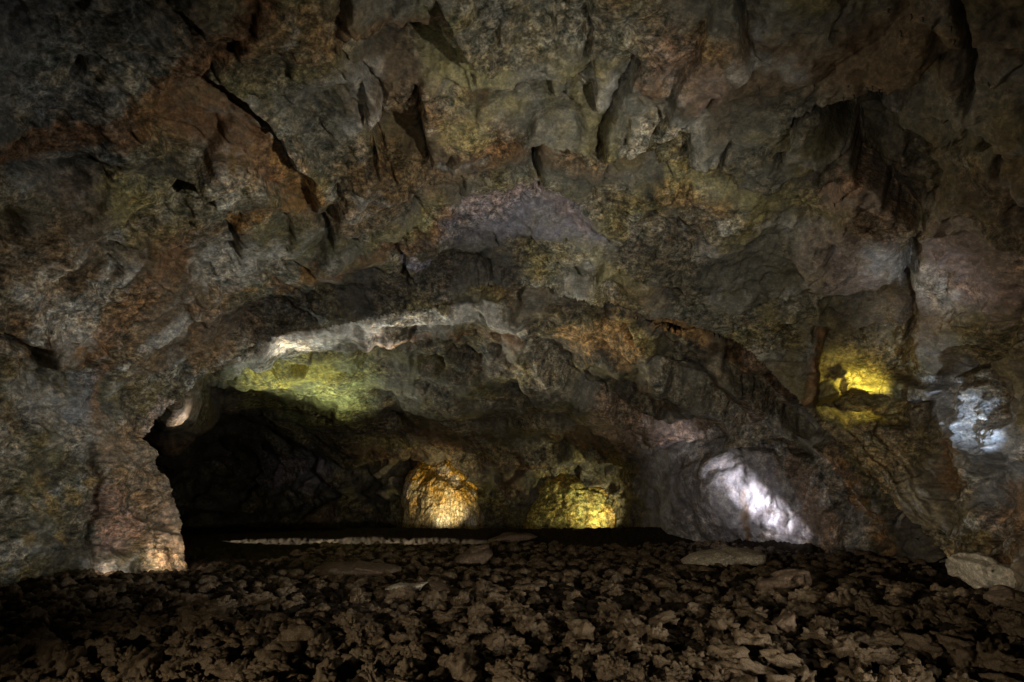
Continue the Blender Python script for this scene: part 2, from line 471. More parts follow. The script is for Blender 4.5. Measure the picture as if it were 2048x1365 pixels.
# --- ceiling blocks in the middle
S.stain([(700, 30), (860, 45)], BROWN, 28, 0.8)
S.step([(870, -40), (885, 0), (905, 55), (935, 105), (985, 135), (1040, 152), (1100, 160), (1180, 165)], 0.36, 70, side=-1, lip=0.2)
S.step([(670, 48), (740, 62), (820, 72), (880, 58)], 0.45, 45, side=-1, lip=0.08)
S.pit((815, 95), 85, 42, 8, 0.75, 2); S.stain([(760, 95), (860, 100)], DARK, 32, 0.55)  # DARK stain paints the shadow inside the pit
S.step([(700, 120), (725, 140), (760, 175), (768, 222), (735, 262), (765, 310), (790, 335)], 0.35, 50, side=1, lip=0.1)
S.pit((790, 275), 58, 36, 10, 0.7, 2); S.pit((790, 215), 30, 16, 0, 0.3)
S.step([(815, 180), (838, 200), (840, 255), (855, 312), (905, 300)], 0.4, 40, side=-1, lip=0.12)
S.pit((930, 190), 48, 15, 18, 0.4); S.stain([(930, 185), (960, 200)], RUST, 12, 0.5)
S.stain([(860, 130), (1000, 165)], LICH, 34, 0.55); S.stain([(900, 250), (960, 260)], LICH, 30, 0.5); S.stain([(1200, 180)], PALE, 34, 0.6)
S.stain([(1100, 40), (1240, 60)], (0.26, 0.25, 0.20), 60, 0.6)
S.stain([(1340, 100), (1420, 130)], PINK, 46, 0.4); S.stain([(1300, 160)], RUST, 34, 0.7); S.stain([(1370, 230), (1300, 250)], PALE, 36, 0.5)
S.step([(1480, -60), (1485, 0), (1500, 60), (1512, 105), (1490, 125), (1440, 165), (1380, 222), (1330, 275), (1300, 305)], 0.24, 60, side=1, lip=0.12)
S.crack([(1440, 165), (1380, 222), (1330, 275), (1300, 305)], 0.3, 7)
S.step([(1290, 115), (1245, 178), (1215, 215), (1195, 285)], 0.3, 60, side=-1, lip=0.1)
S.crack([(1245, 178), (1215, 215), (1195, 285)], 0.2, 7)
S.step([(1000, 288), (1080, 285), (1190, 288), (1300, 302), (1360, 328), (1440, 338), (1510, 352), (1620, 388), (1690, 360)], 0.7, 40, side=-1, lip=0.3)
S.stain([(960, 300), (1080, 302), (1190, 308), (1300, 322), (1360, 345), (1440, 350), (1510, 365), (1600, 395)], RUST, 17, 0.55)
S.stain([(1100, 330), (1300, 330)], (0.22, 0.14, 0.07), 24, 0.4)
S.step([(840, 335), (940, 345), (1010, 330), (1070, 345)], 0.3, 30, side=-1)
S.crack([(1070, 308), (1074, 345), (1080, 385)], 0.55, 10); S.crack([(1062, 345), (1064, 385)], 0.3, 6)
S.stain([(1350, 370), (1480, 400), (1600, 420)], LICH, 34, 0.6); S.stain([(1330, 405), (1440, 420)], OCHRE, 20, 0.4)
S.crack([(1458, 262), (1445, 300), (1432, 335)], 0.2, 6); S.crack([(1565, 270), (1552, 310)], 0.25, 8)
for q in ([(870, -40), (885, 0), (905, 55), (935, 105), (985, 135), (1040, 152), (1100, 160), (1180, 165)], [(700, 120), (725, 140), (760, 175), (768, 222), (735, 262), (765, 310), (790, 335)],
          [(815, 180), (838, 200), (840, 255), (855, 312), (905, 300)], [(670, 48), (740, 62), (820, 72), (880, 58)], [(1000, 288), (1080, 285), (1190, 288), (1300, 302), (1360, 328), (1440, 338), (1510, 352), (1620, 388), (1690, 360)],
          [(1900, 118), (1800, 152), (1720, 185), (1640, 212), (1670, 255), (1700, 302), (1720, 350), (1765, 385), (1795, 415), (1850, 472)], [(1480, -60), (1485, 0), (1500, 60), (1512, 105)],
          [(430, 160), (480, 190), (560, 280), (612, 355)], [(0, 330), (130, 350), (230, 330)], [(430, 560), (560, 545), (640, 560)], [(1200, 440), (1330, 450), (1450, 480), (1560, 500)], [(1100, 540), (1180, 570), (1260, 600)],
          [(220, 480), (280, 500), (340, 520)], [(640, 440), (700, 470), (800, 480)], [(960, 200), (1060, 215), (1180, 210)]):
    S.crack(q, 0.30, 5)
# violet-grey dome above the lip
S.poly([(880, 455), (920, 415), (985, 392), (1060, 384), (1130, 402), (1190, 445), (1230, 490), (1130, 480), (1050, 490), (960, 500), (890, 480)], VIOLET, 0.75, 16, smooth=0.7, push=-0.25)
S.stain([(950, 420), (1050, 402), (1110, 415), (1170, 460)], (0.34, 0.27, 0.26), 14, 0.6)
S.crack([(990, 415), (1018, 413)], 0.2, 5); S.crack([(1050, 412), (1075, 392), (1080, 410)], 0.2, 5)
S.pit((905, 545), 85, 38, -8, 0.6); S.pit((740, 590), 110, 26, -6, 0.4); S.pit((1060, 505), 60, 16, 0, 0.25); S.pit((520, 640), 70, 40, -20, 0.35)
for c, w in (((880, 530), 60), ((730, 600), 60), ((1000, 540), 50), ((560, 640), 50), ((1350, 520), 60), ((1270, 490), 40)):  # shade of the overhang above the lip, painted into the rock with DARK
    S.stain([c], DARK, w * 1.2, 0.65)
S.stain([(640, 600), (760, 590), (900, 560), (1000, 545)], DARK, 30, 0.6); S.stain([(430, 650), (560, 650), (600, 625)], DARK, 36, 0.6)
S.stain([(820, 530), (845, 545)], VIOLET, 14, 0.8)
# --- right side: niche (darker inside its pit), slabs, cracks
S.crack([(1920, -60), (1928, 0), (1945, 70), (1940, 115), (1950, 210)], 0.3, 6)
S.step([(1920, -60), (1928, 0), (1945, 70), (1940, 115), (1950, 210)], 0.06, 60, side=1)
S.step([(1900, 118), (1800, 152), (1720, 185), (1640, 212), (1670, 255), (1700, 302), (1720, 350), (1765, 385), (1795, 415), (1850, 472)], 0.75, 75, side=1, lip=0.12)
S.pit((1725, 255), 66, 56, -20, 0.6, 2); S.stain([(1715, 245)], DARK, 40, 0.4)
S.stain([(1700, 120), (1850, 60)], BROWN * 1.3, 60, 0.5)
S.step([(1830, 312), (1900, 292), (1925, 290)], 0.3, 26, side=-1, lip=0.1); S.pit((1870, 312), 44, 18, -12, 0.3)
S.crack([(1975, 270), (1985, 330), (1998, 355)], 0.25, 7); S.crack([(1985, 312), (2060, 300)], 0.25, 6)
S.step([(1700, 430), (1740, 455), (1780, 470), (1850, 480)], 0.2, 30, side=1)
S.stain([(1700, 400), (1760, 440), (1720, 480)], PINK, 60, 0.4); S.stain([(1900, 520), (1990, 560)], (0.28, 0.2, 0.17), 70, 0.7)
S.stain([(1640, 400), (1700, 370)], (0.3, 0.18, 0.12), 22, 0.6)
S.poly([(1590, 470), (1690, 455), (1800, 480), (1828, 545), (1755, 570), (1660, 595), (1600, 560)], (0.34, 0.28, 0.24), 0.7, 16, smooth=0.5, push=0.15)
S.stain([(1740, 495), (1815, 545)], PALE, 26, 0.6); S.stain([(1885, 600), (1850, 560)], PALE, 34, 0.6)  # PALE patches brighten the rock where the cool lamp strikes
S.step([(1640, 600), (1680, 595), (1760, 572), (1826, 552)], 0.6, 40, side=-1, lip=0.1)
S.step([(1650, 545), (1720, 540), (1790, 535)], 0.18, 24, side=-1); S.pit((1685, 508), 36, 14, 10, 0.35)
S.crack([(1832, 470), (1828, 540), (1818, 600), (1812, 660), (1795, 720)], 0.5, 9)
S.step([(1832, 470), (1828, 540), (1818, 600)], 0.3, 40, side=-1)
S.poly([(1830, 580), (1880, 640), (1900, 700), (1860, 750), (1830, 700)], (0.24, 0.19, 0.14), 0.7, 14, smooth=0.6, push=0.15)
S.crack([(2040, 560), (2010, 640), (1985, 690)], 0.25, 7)
S.step([(1560, 640), (1620, 655), (1700, 662), (1780, 665), (1820, 655)], 0.3, 60, side=-1, lip=0.12)
S.poly([(1632, 670), (1780, 670), (1800, 730), (1812, 800), (1790, 850), (1700, 850), (1630, 800)], (0.26, 0.21, 0.11), 0.8, 12, push=-0.5)
S.poly([(1640, 665), (1655, 668), (1640, 740), (1622, 810), (1605, 820), (1615, 740)], (0.32, 0.18, 0.09), 0.9, 5, smooth=0.4, push=0.35)
S.poly([(1640, 760), (1690, 735), (1750, 738), (1800, 775), (1790, 800), (1720, 790), (1640, 800)], (0.55, 0.46, 0.16), 0.8, 12, push=0.4)
S.step([(1622, 800), (1700, 792), (1760, 797), (1808, 806)], 0.7, 36, side=-1, lip=0.3)
i_ = S.sel([(1880, 780), (2048, 940)], 40); S.h[i_] += 0.28 * fbm(Pa[i_], 0.6, 4, 961, 0.55, True) * sstep(150, 70, np.hypot(S.u[i_] - 1960, S.v[i_] - 850))
i_ = S.sel([(1640, 735), (1800, 850)], 20); S.h[i_] += 0.30 * fbm(Pa[i_], 0.7, 4, 951, 0.55, True) * sstep(110, 60, np.hypot(S.u[i_] - 1720, (S.v[i_] - 790) * 1.3))
S.poly([(1700, 800), (1790, 800), (1780, 845), (1730, 850)], (0.46, 0.38, 0.15), 0.7, 14, push=0.15)
S.step([(2120, 640), (2048, 685), (1965, 738), (1900, 765), (1850, 775)], 0.7, 60, side=-1, lip=0.2)
S.pit((1900, 800), 40, 20, 30, 0.5)
S.stain([(1900, 800), (1950, 830), (2060, 900)], (0.40, 0.42, 0.46), 50, 0.8); S.poly([(1880, 790), (1960, 770), (2060, 830), (2080, 950), (1960, 900), (1890, 850)], None, push=0.3, soft=26)  # bluish-white colour bakes in the blue spot's lit patch
S.stain([(1990, 920), (2010, 1010)], BLUEG, 50, 0.6); S.stain([(1920, 900), (1900, 960)], (0.22, 0.13, 0.06), 26, 0.7)
S.step([(1985, 930), (2000, 1000), (1975, 1080)], 0.3, 50, side=1)
S.stain([(2040, 1020)], (0.3, 0.17, 0.08), 50, 0.7)
for q in ([(1640, 850), (1740, 950), (1820, 1050), (1890, 1120)], [(1680, 850), (1770, 940), (1850, 1040), (1910, 1110)], [(1740, 860), (1800, 930), (1880, 1040)]):
    S.step(q, 0.16, 22, side=1, lip=0.12); S.stain(q, (0.34, 0.28, 0.17), 9, 0.7)
# --- left wall; paler pinkish patch by the lip at its top
S.stain([(60, 790), (150, 830), (160, 870)], PALE, 40, 0.6); S.stain([(180, 760), (160, 830)], BLUEG, 26, 0.6)
for c in ((90, 960), (150, 990), (110, 1010), (60, 1080), (130, 1070), (70, 1030), (190, 960), (40, 990)):
    S.stain([c], (0.42, 0.32, 0.14), 14, 0.7)
S.stain([(250, 900), (320, 1000), (340, 1090)], (0.33, 0.25, 0.17), 55, 0.8)
S.stain([(230, 1010), (250, 1050)], PINK, 40, 0.7)
S.step([(190, 870), (205, 960), (200, 1060), (205, 1160)], 0.25, 50, side=-1)
S.pit((325, 1030), 16, 30, 10, 0.25); S.pit((270, 1090), 30, 14, -20, 0.3)
S.stain([(325, 815), (300, 860)], (0.5, 0.42, 0.38), 16, 0.8)

# --- relief
warp = np.c_[fbm(Pa, 1.6, 3, 201), fbm(Pa, 1.6, 3, 221), fbm(Pa, 1.6, 3, 241)]
Q = Pa + warp * 0.5
b1, c1 = blocks(Q * np.array([0.9, 0.75, 1.3]), 1.9, 5.0, 1.9)
b2, c2 = blocks(Q * np.array([1, 0.8, 1.5]) + n_mid[:, None] * 0.3, 0.75, 9.0, 1.7)
rdg = fbm(Q, 0.55, 4, 14, 0.55, True)
leftness = sstep(900, 500, ua)
rel = 0.20 * b1 - 0.06 * c1 + (0.10 * b2 - 0.03 * c2) + 0.34 * n_big + 0.16 * n_mid + 0.06 * rdg + 0.10 * n_mid2 + 0.05 * n_sm
fine = 0.030 * fbm(Pa * np.array([1, 1, 1.7]), 0.16, 3, 301, 0.6, True)
rel = rel * (1 - 0.35 * w_left) + 0.26 * stk - 0.05 * (w_left + w_right) * np.abs(stk)
h = S.h * 1.0 + (rel * (0.35 + 0.65 * S.rough) + fine * S.rough) * (0.35 + 0.65 * edge_fade)
Va = EYEV - Pa; Va /= np.linalg.norm(Va, axis=1)[:, None]
Da_ = Na * 0.6 + Va * 0.4; Da_ /= np.linalg.norm(Da_, axis=1)[:, None]
h = relax(h - S.h, nth, nr, 3) + fine * S.rough * 0.3; S.h = relax(S.h, nth, nr, 1)
Pa2 = Pa + Na * h[:, None] + Da_ * (1.15 * S.h)[:, None]
crust_a = np.clip(0.25 + 1.0 * sstep(-0.25, 0.3, fbm(Pa, 1.4, 4, 971)), 0, 1.2) * (0.3 + 0.7 * S.rough); crust_a = np.clip(crust_a + 0.3 * sstep(900, 500, ua) - 0.35 * sstep(1300, 1600, ua) * sstep(720, 600, va), 0.4, 1.0)
Fa = grid_faces(nth, nr)
cu = ua[Fa].mean(1); cv = va[Fa].mean(1)
isL = (cu < 520) & (cv > np.interp(cu, [-3000, 0, 60, 120, 170, 300, 330], [520, 672, 692, 730, 745, 850, 1400]))
isR = (cu > 1500) & (cv > np.interp(cu, [1500, 1560, 1640, 1830, 1960, 2048, 4000], [800, 640, 664, 665, 742, 688, 300]))
for name, keep in (('cave_ceiling', ~isL & ~isR), ('wall_left', isL), ('wall_right', isR)):
    c, f, a, us = submesh(Pa2, Fa, keep, S.alb)
    o = mesh_obj(name, c, f, {'wall_left': M_LEFT, 'wall_right': M_RIGHT}.get(name, M_ROCK), a, crust=crust_a[us])
    tag(o, kind='structure')

# small lava drips hanging from the ceiling by the niche at right
def drip(u, v, length):
    i = int(np.argmin((ua - u) ** 2 + (va - v) ** 2)); p = Pa2[i]
    n, m = 7, 8
    rr = np.random.default_rng(int(u + v)); co = []
    for a_ in range(m):
        t_ = a_ / (m - 1); r_ = 0.014 * (1 - 0.75 * t_) * (1 + 0.25 * rr.random())
        ox, oy = 0.01 * rr.standard_normal(2) * t_
        for b_ in range(n):
            co.append((ox + r_ * math.cos(6.283 * b_ / n), oy + r_ * math.sin(6.283 * b_ / n), 0.02 - length * t_))
    f = [(a_ * n + b_, a_ * n + (b_ + 1) % n, (a_ + 1) * n + (b_ + 1) % n, (a_ + 1) * n + b_) for a_ in range(m - 1) for b_ in range(n)]
    o = mesh_obj('lava_stalactite', np.array(co), np.array(f), M_DRIP)
    o.location = p
    return tag(o, 'thin dark lava drip hanging from the ceiling edge at upper right', 'stalactite', 'lava drips on the ceiling at upper right')
for (u, v, l) in ((1690, 178, .09), (1712, 168, .10), (1735, 160, .08), (1741, 150, .11), (1752, 145, .09), (1765, 150, .10), (1780, 148, .07), (1700, 150, .06), (1630, 160, .10),
                  (1805, 50, .10), (1812, 28, .07), (1825, 22, .09), (1855, 15, .07), (1877, 20, .06), (1912, 30, .09), (1918, 62, .11), (1775, 28, .07), (1985, 155, .08), (1668, 410, .12), (1683, 398, .10), (1520, 146, .09), (1628, 244, .10), (1662, 262, .09)):
    drip(u, v, l)

# ------------------------------------------------------------------ back chamber behind the lip
DB = tps([(100, 900, 33), (200, 700, 24), (300, 1000, 33), (400, 1060, 28), (420, 770, 20), (450, 735, 15.6), (400, 900, 33), (345, 836, 15.9), (372, 808, 15.9), (390, 850, 21), (360, 900, 24), (290, 900, 26), (530, 700, 16.0), (530, 760, 19), (530, 830, 25),
          (600, 950, 30), (600, 1060, 28), (700, 660, 15.8), (700, 730, 18.5), (700, 820, 22), (750, 900, 26.5), (800, 1000, 26.0), (970, 1000, 25.8), (880, 900, 26), (760, 1055, 27), (850, 635, 15.8), (850, 720, 18.3), (900, 820, 21),
          (900, 1055, 26), (1050, 600, 15.5), (1050, 700, 17.6), (1050, 800, 20), (1050, 900, 24.2), (1060, 1000, 25), (1050, 1060, 25.2), (1200, 620, 15.5), (1200, 700, 16.7),
          (1200, 800, 19.3), (1200, 900, 23.9), (1200, 1065, 24.6), (1350, 650, 15.5), (1350, 750, 17.2), (1350, 830, 20.2), (1350, 900, 21.2), (1350, 1080, 21.5),
          (1450, 690, 16.2), (1450, 780, 17.2), (1450, 845, 20.4), (1450, 900, 19.9), (1450, 980, 19.5), (1450, 1085, 20.5), (1550, 790, 17.2), (1600, 860, 18.6), (1600, 950, 18.3), (1600, 1090, 18.9),
          (1700, 950, 17.3), (1700, 1095, 17.5), (1800, 1040, 16.1), (1800, 1110, 16), (1900, 1130, 14.8), (1900, 1000, 14.9), (1050, 400, 16.5), (1050, 300, 17), (500, 500, 17), (1600, 600, 17)])
ub1 = np.arange(-150, 2000, 2.5); vb1 = np.arange(420, 1130, 2.5)
UB, VB = np.meshgrid(ub1, vb1, indexing='ij')
ub, vb = UB.ravel(), VB.ravel()
Yb = DB(ub, vb)
tb = np.arctan2(CY - vb, ub - CX); tb[tb < -2] += 2 * math.pi
beyond = np.hypot(ub - CX, vb - CY) - lip_r(tb)
Yda = DA(ub, vb)
Yb = np.where(beyond > -10, np.maximum(Yb, Yda + 0.35 + 0.5 * sstep(1280, 1420, ub) + np.maximum(beyond, 0) * 0.015), Yb)
Yb = np.clip(Yb, 8, 40)
bx, bz = ray(ub, vb)
Pb = np.c_[bx * Yb, Yb, EYE + bz * Yb]
nb, mb = len(ub1), len(vb1)
Nb = grid_normals(Pb, nb, mb, EYEV)
B = Sheet(ub, vb, Pb, Nb, 11)
m_big = fbm(Pb, 3.0, 4, 401); m_mid = fbm(Pb, 1.2, 4, 431); m_mid2 = fbm(Pb, 0.6, 4, 461); m_sm = fbm(Pb, 0.25, 3, 481)
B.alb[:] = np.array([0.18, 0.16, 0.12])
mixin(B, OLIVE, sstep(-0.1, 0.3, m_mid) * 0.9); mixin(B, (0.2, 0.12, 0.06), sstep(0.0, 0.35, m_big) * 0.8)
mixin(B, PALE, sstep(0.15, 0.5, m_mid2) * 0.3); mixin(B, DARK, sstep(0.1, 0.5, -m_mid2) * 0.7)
B.alb *= (0.42 + 0.36 * sstep(-0.3, 0.3, fbm(Pb, 1.7, 4, 491.0)))[:, None]  # whole back chamber darkened in albedo because little light reaches it
w_bul = sstep(1270, 1400, ub) * sstep(850, 930, vb + 0.25 * (1500 - ub) * (ub > 1500))
st_d = fbm(stretch(Pb, 74, 6.0), 0.30, 5, 771, 0.6)
st_c = fbm(stretch(Pb, -12, 5.0), 0.45, 5, 751, 0.6)
mixin(B, DARK, sstep(0.05, 0.4, -st_c) * 0.7); mixin(B, (0.26, 0.22, 0.14), sstep(0.1, 0.4, st_c) * 0.5)
# yellow-green ceiling, paler band along the lip, rough brow
B.poly([(450, 740), (600, 690), (720, 700), (760, 760), (720, 850), (600, 860), (500, 800)], (0.30, 0.31, 0.12), 0.9, 30)
B.stain([(520, 740), (640, 735), (660, 740)], (0.52, 0.47, 0.10), 26, 0.9); B.stain([(640, 790), (700, 800)], (0.38, 0.40, 0.14), 26, 0.8)
B.stain([(480, 722), (560, 690), (650, 668), (750, 645), (860, 632), (960, 625), (1030, 650)], (0.52, 0.50, 0.44), 18, 0.9)
for q in ([(500, 735), (560, 720), (640, 726), (700, 715)], [(520, 765), (560, 735), (555, 700)], [(470, 750), (520, 755), (590, 750)], [(610, 745), (625, 715), (620, 690)], [(500, 775), (515, 735)]):
    B.crack(q, 0.12, 4)
B.step([(700, 690), (850, 680), (930, 672), (1040, 668)], 0.3, 50, side=-1, lip=0.1); B.stain([(760, 690), (900, 680), (1040, 676)], RUST, 14, 0.7)
B.step([(720, 740), (760, 712), (850, 705), (930, 730), (960, 780)], 0.35, 40, side=1)
B.stain([(1150, 680), (1240, 660), (1260, 690)], (0.42, 0.28, 0.13), 34, 0.8); B.stain([(1320, 650), (1390, 665)], OCHRE, 18, 0.8); B.stain([(1240, 640), (1300, 690)], LICH, 14, 0.6)
B.step([(1170, 690), (1210, 640), (1250, 650), (1275, 700)], 0.3, 40, side=-1, lip=0.25)
B.pit((1085, 640), 26, 10, 10, 0.3); B.pit((1180, 610), 24, 12, 20, 0.4); B.pit((1290, 640), 26, 14, 10, 0.45)
B.poly([(1495, 665), (1590, 670), (1615, 700), (1600, 770), (1490, 740)], (0.34, 0.24, 0.16), 0.8, 8, push=0.25)
B.pit((1460, 690), 22, 30, 0, 0.25)
for q in ([(1050, 690), (1180, 790), (1330, 830), (1480, 850)], [(1290, 720), (1420, 790), (1560, 850)], [(1430, 720), (1540, 800), (1640, 890)]):
    B.step(q, 0.5, 40, side=1, lip=0.3); B.stain(q, (0.30, 0.28, 0.22), 16, 0.6)
# long ridge above the bulge and flow streaks running down it
B.step([(1190, 840), (1300, 810), (1400, 825), (1500, 845), (1600, 880), (1690, 950), (1760, 1030), (1820, 1110)], 0.25, 40, side=-1, lip=0.2)
B.stain([(1210, 820), (1320, 840), (1400, 850)], (0.27, 0.2, 0.15), 30, 0.8)
B.poly([(1300, 900), (1360, 860), (1450, 865), (1560, 900), (1640, 960), (1700, 1090), (1400, 1110), (1310, 1060)], (0.27, 0.25, 0.25), 0.85, 26, smooth=0.35)
q_ = np.hypot(((B.u - 1490) * .82 + (B.v - 1000) * .57) / 270, (-(B.u - 1490) * .57 + (B.v - 1000) * .82) / 150); B.h += 0.6 * np.exp(-q_ ** 1.7)
B.stain([(1400, 890), (1460, 940), (1510, 1000), (1540, 1070)], (0.50, 0.48, 0.47), 34, 0.85); B.stain([(1490, 985), (1515, 1070)], OCHRE, 6, 0.8)  # first stain: paler stripe slanting down the bulge
B.stain([(1590, 940), (1640, 1000), (1680, 1080)], (0.26, 0.17, 0.09), 22, 0.6); B.stain([(1680, 930), (1750, 1030), (1790, 1100)], (0.3, 0.18, 0.08), 18, 0.8)
B.stain([(1640, 920), (1690, 990), (1720, 1080)], PALE, 8, 0.5); B.stain([(1340, 900), (1350, 1000), (1365, 1070)], PALE, 12, 0.5); B.stain([(1560, 900), (1590, 980), (1600, 1060)], PALE, 5, 0.6)
for q in ([(1360, 900), (1370, 1000), (1380, 1080)], [(1550, 890), (1590, 980), (1610, 1080)], [(1480, 985), (1505, 1040), (1515, 1085)], [(1640, 930), (1690, 1010), (1720, 1090)]):
    B.step(q, 0.06, 26, side=1, lip=0.05)
B.crack([(1440, 955), (1470, 945), (1500, 930), (1490, 960), (1520, 970)], 0.08, 3); B.crack([(1410, 975), (1435, 960), (1450, 950)], 0.12, 4)
B.pit((1540, 985), 16, 22, 0, 0.2)
# far wall above the mounds: horizontal shelves
for q, s in (([(760, 905), (900, 895), (1000, 915), (1180, 900), (1300, 910)], .3), ([(700, 930), (800, 915), (860, 930)], .3), ([(1000, 940), (1120, 930), (1260, 935)], .35), ([(420, 990), (560, 1000), (690, 985), (800, 1000)], .4)):
    B.step(q, s, 20, side=-1, lip=0.15)
B.stain([(540, 940), (640, 945)], (0.3, 0.28, 0.32), 36, 0.7)
mixin(B, (0.5, 0.48, 0.46), sstep(0.08, 0.4, st_d) * w_bul * 0.65); mixin(B, (0.08, 0.065, 0.055), sstep(0.05, 0.4, -st_d) * w_bul * 0.75)
wb = np.c_[fbm(Pb, 1.6, 3, 501), fbm(Pb, 1.6, 3, 521), fbm(Pb, 1.6, 3, 541)]
Qb = Pb + wb * 0.8
e1, d1 = blocks(Qb * np.array([0.8, 0.8, 1.4]), 1.6, 15.0, 1.9)
e2, d2 = blocks(Qb * np.array([0.8, 0.8, 1.6]), 0.65, 19.0, 1.7)
st_b = fbm(stretch(Pb, -12, 5.0), 0.45, 5, 751, 0.6)
relb = 0.20 * e1 - 0.04 * d1 + 0.07 * e2 + 0.22 * st_b * (1 - w_bul) + 0.14 * st_d * w_bul - 0.03 * d2 + 0.3 * m_big + 0.14 * fbm(Qb * np.array([0.7, 0.7, 1.4]), 0.6, 4, 514, 0.55, True) + 0.10 * m_mid2 + 0.04 * m_sm
fineb = 0.035 * fbm(Pb, 0.18, 3, 561, 0.6, True)
hb = B.h + (relb * (0.25 + 0.75 * B.rough) + fineb * B.rough)
hb = np.where(beyond > -40, np.minimum(hb, hb * 0.4 + 0.1 * sstep(-40, 0, -beyond)), hb)
hb = relax(hb, nb, mb, 3)
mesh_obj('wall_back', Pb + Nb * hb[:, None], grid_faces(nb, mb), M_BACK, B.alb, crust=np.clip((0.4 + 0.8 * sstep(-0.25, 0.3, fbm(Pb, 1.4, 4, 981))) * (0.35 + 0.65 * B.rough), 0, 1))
tag(bpy.data.objects['wall_back'], kind='structure')

# ------------------------------------------------------------------ rounded flowstone outcrops against the far wall
def outcrop(name, uc, v0, v1, half, Y, lean, seed, paint, mat, skew=0.0):
    """a bulging mound from floor row v1 up to row v0, half-width in px at the foot, leaning back lean metres"""
    n, m = 150, 130
    s = np.linspace(-1, 1, n); t = np.linspace(-0.12, 1, m)
    SS, TT = np.meshgrid(s, t, indexing='ij'); ss, tt = SS.ravel(), TT.ravel()
    sc = Y / F
    wdt = half * sc * np.sqrt(np.clip(1 - np.maximum(tt, 0) ** 2.6, 0, 1)) * (1 - 0.12 * tt)
    base = at(uc, v1, Y); top = at(uc, v0, Y)
    Hh = top.z - base.z
    ph = ss * R(105)
    x = base.x + np.sin(ph) * wdt + skew * tt * half * sc
    y = Y + 0.75 * half * sc - np.cos(ph) * wdt * 0.75 + lean * np.maximum(tt, 0) ** 1.5
    z = base.z + tt * Hh
    P = np.c_[x, y, z]
    N = grid_normals(P, n, m, np.array([base.x, Y - 30, 1.5]))
    N[:, 2] = np.where(N[:, 2] < -0.5, 0, N[:, 2])
    k_ = P * np.array([1, 1, 0.6])
    hh = 0.34 * fbm(k_, 1.2, 4, seed) + 0.07 * fbm(P, 0.5, 4, seed + 9, 0.55, True) + 0.02 * fbm(P, 0.15, 3, seed + 19, .6, True)
    bl, cr = blocks(P + hh[:, None], 0.8, seed + 3, 0.8); hh = hh + 0.08 * bl - 0.03 * cr
    alb = paint(ss, tt, P)
    return mesh_obj(name, P + N * hh[:, None], grid_faces(n, m), mat, alb)

def paint1(s, t, P):
    n = fbm(P * np.array([1, 1, 0.45]), 0.5, 4, 611); n2 = fbm(P, 0.9, 3, 631)
    c = np.tile(np.array([0.42, 0.34, 0.2]), (len(s), 1))
    w = sstep(0.25, 0.5, t + 0.35 * n2 + 0.1 * s)[:, None]
    c = c * (1 - w) + np.array([0.42, 0.25, 0.04]) * w
    w = (sstep(0.05, 0.35, n) * 0.8)[:, None]; c = c * (1 - w) + np.array([0.62, 0.55, 0.45]) * w
    w = (sstep(0.1, 0.4, -n) * 0.8)[:, None]; c = c * (1 - w) + np.array([0.38, 0.22, 0.05]) * w
    return c
def paint2(s, t, P):
    n = fbm(P, 0.5, 4, 711); n2 = fbm(P, 1.0, 3, 731)
    c = np.tile(np.array([0.36, 0.32, 0.11]), (len(s), 1))
    w = sstep(0.0, 0.3, n2)[:, None]; c = c * (1 - w) + np.array([0.33, 0.22, 0.06]) * w
    w = sstep(0.3, 0.7, s + 0.4 * n)[:, None] * 0.8; c = c * (1 - w) + np.array([0.3, 0.28, 0.22]) * w
    w = (sstep(0.05, 0.35, -n) * 0.7)[:, None]; c = c * (1 - w) + np.array([0.12, 0.09, 0.04]) * w
    return c
o1 = outcrop('rock_outcrop', 885, 880, 1058, 84, 24.7, 1.5, 600, paint1, M_FLOW, -0.25)
tag(o1, 'rounded orange and white flowstone mound, brightly lit, at the back of the cave', 'rock formation')
o2 = outcrop('rock_outcrop', 1165, 920, 1064, 108, 23.7, 1.3, 700, paint2, M_BACK, -0.1)
tag(o2, 'cracked yellow-brown rock outcrop lit at its lower corner, right of the orange mound', 'rock formation')

# ------------------------------------------------------------------ floor
def floor_h(x, y):
    """broad shape of the floor: low banks of rubble in front of the far lamps"""
    p = np.c_[x, y, np.zeros_like(x)]
    z = 0.10 * fbm(p, 3.5, 3, 801)
    z = z + 0.36 * np.exp(-((y - 22.2 + 0.25 * (x > 3) * (x - 3)) / 0.7) ** 2) * sstep(-14, -3, x) * sstep(11, 6, x)
    z = z + 0.10 * np.exp(-((y - 11.6 - 0.22 * (x + 9)) / 0.35) ** 2) * sstep(-5.5, -7, x)
    z = z + 0.20 * np.exp(-((y - 18.6 + 0.3 * (x - 7)) / 0.5) ** 2) * sstep(5, 6, x)
    z = z - 0.25 * np.exp(-(((x - 8.2) / 1.4) ** 2 + ((y - 12.8) / 1.6) ** 2))
    return z
vf = np.concatenate([np.arange(1022, 1060, 0.8), np.arange(1060, 1400, 1.15), 1400 * 1.02 ** np.arange(1, 60)])
uf = np.concatenate([-400 - 2.5 * (1.06 ** np.arange(70, 0, -1)), np.arange(-400, 2450, 2.6), 2450 + 2.5 * (1.06 ** np.arange(1, 71))])
VF, UF = np.meshgrid(vf, uf, indexing='ij')
yf = EYE * F / (VF.ravel() - HOR); xf = (UF.ravel() - 1024) / F * yf * 1.02
Pf = np.c_[xf, yf, np.zeros_like(xf)]
near = sstep(30, 6, yf)
wf = np.c_[fbm(Pf, 0.5, 3, 811), fbm(Pf, 0.5, 3, 821), 0 * xf] * 0.22
f1, f2, _, _ = worley((Pf + wf) * np.array([0.8, 1.15, 1]), 0.28, 2.0)
g1, g2, _, _ = worley((Pf + wf * .5) * np.array([0.9, 1.1, 1]), 0.13, 6.0)
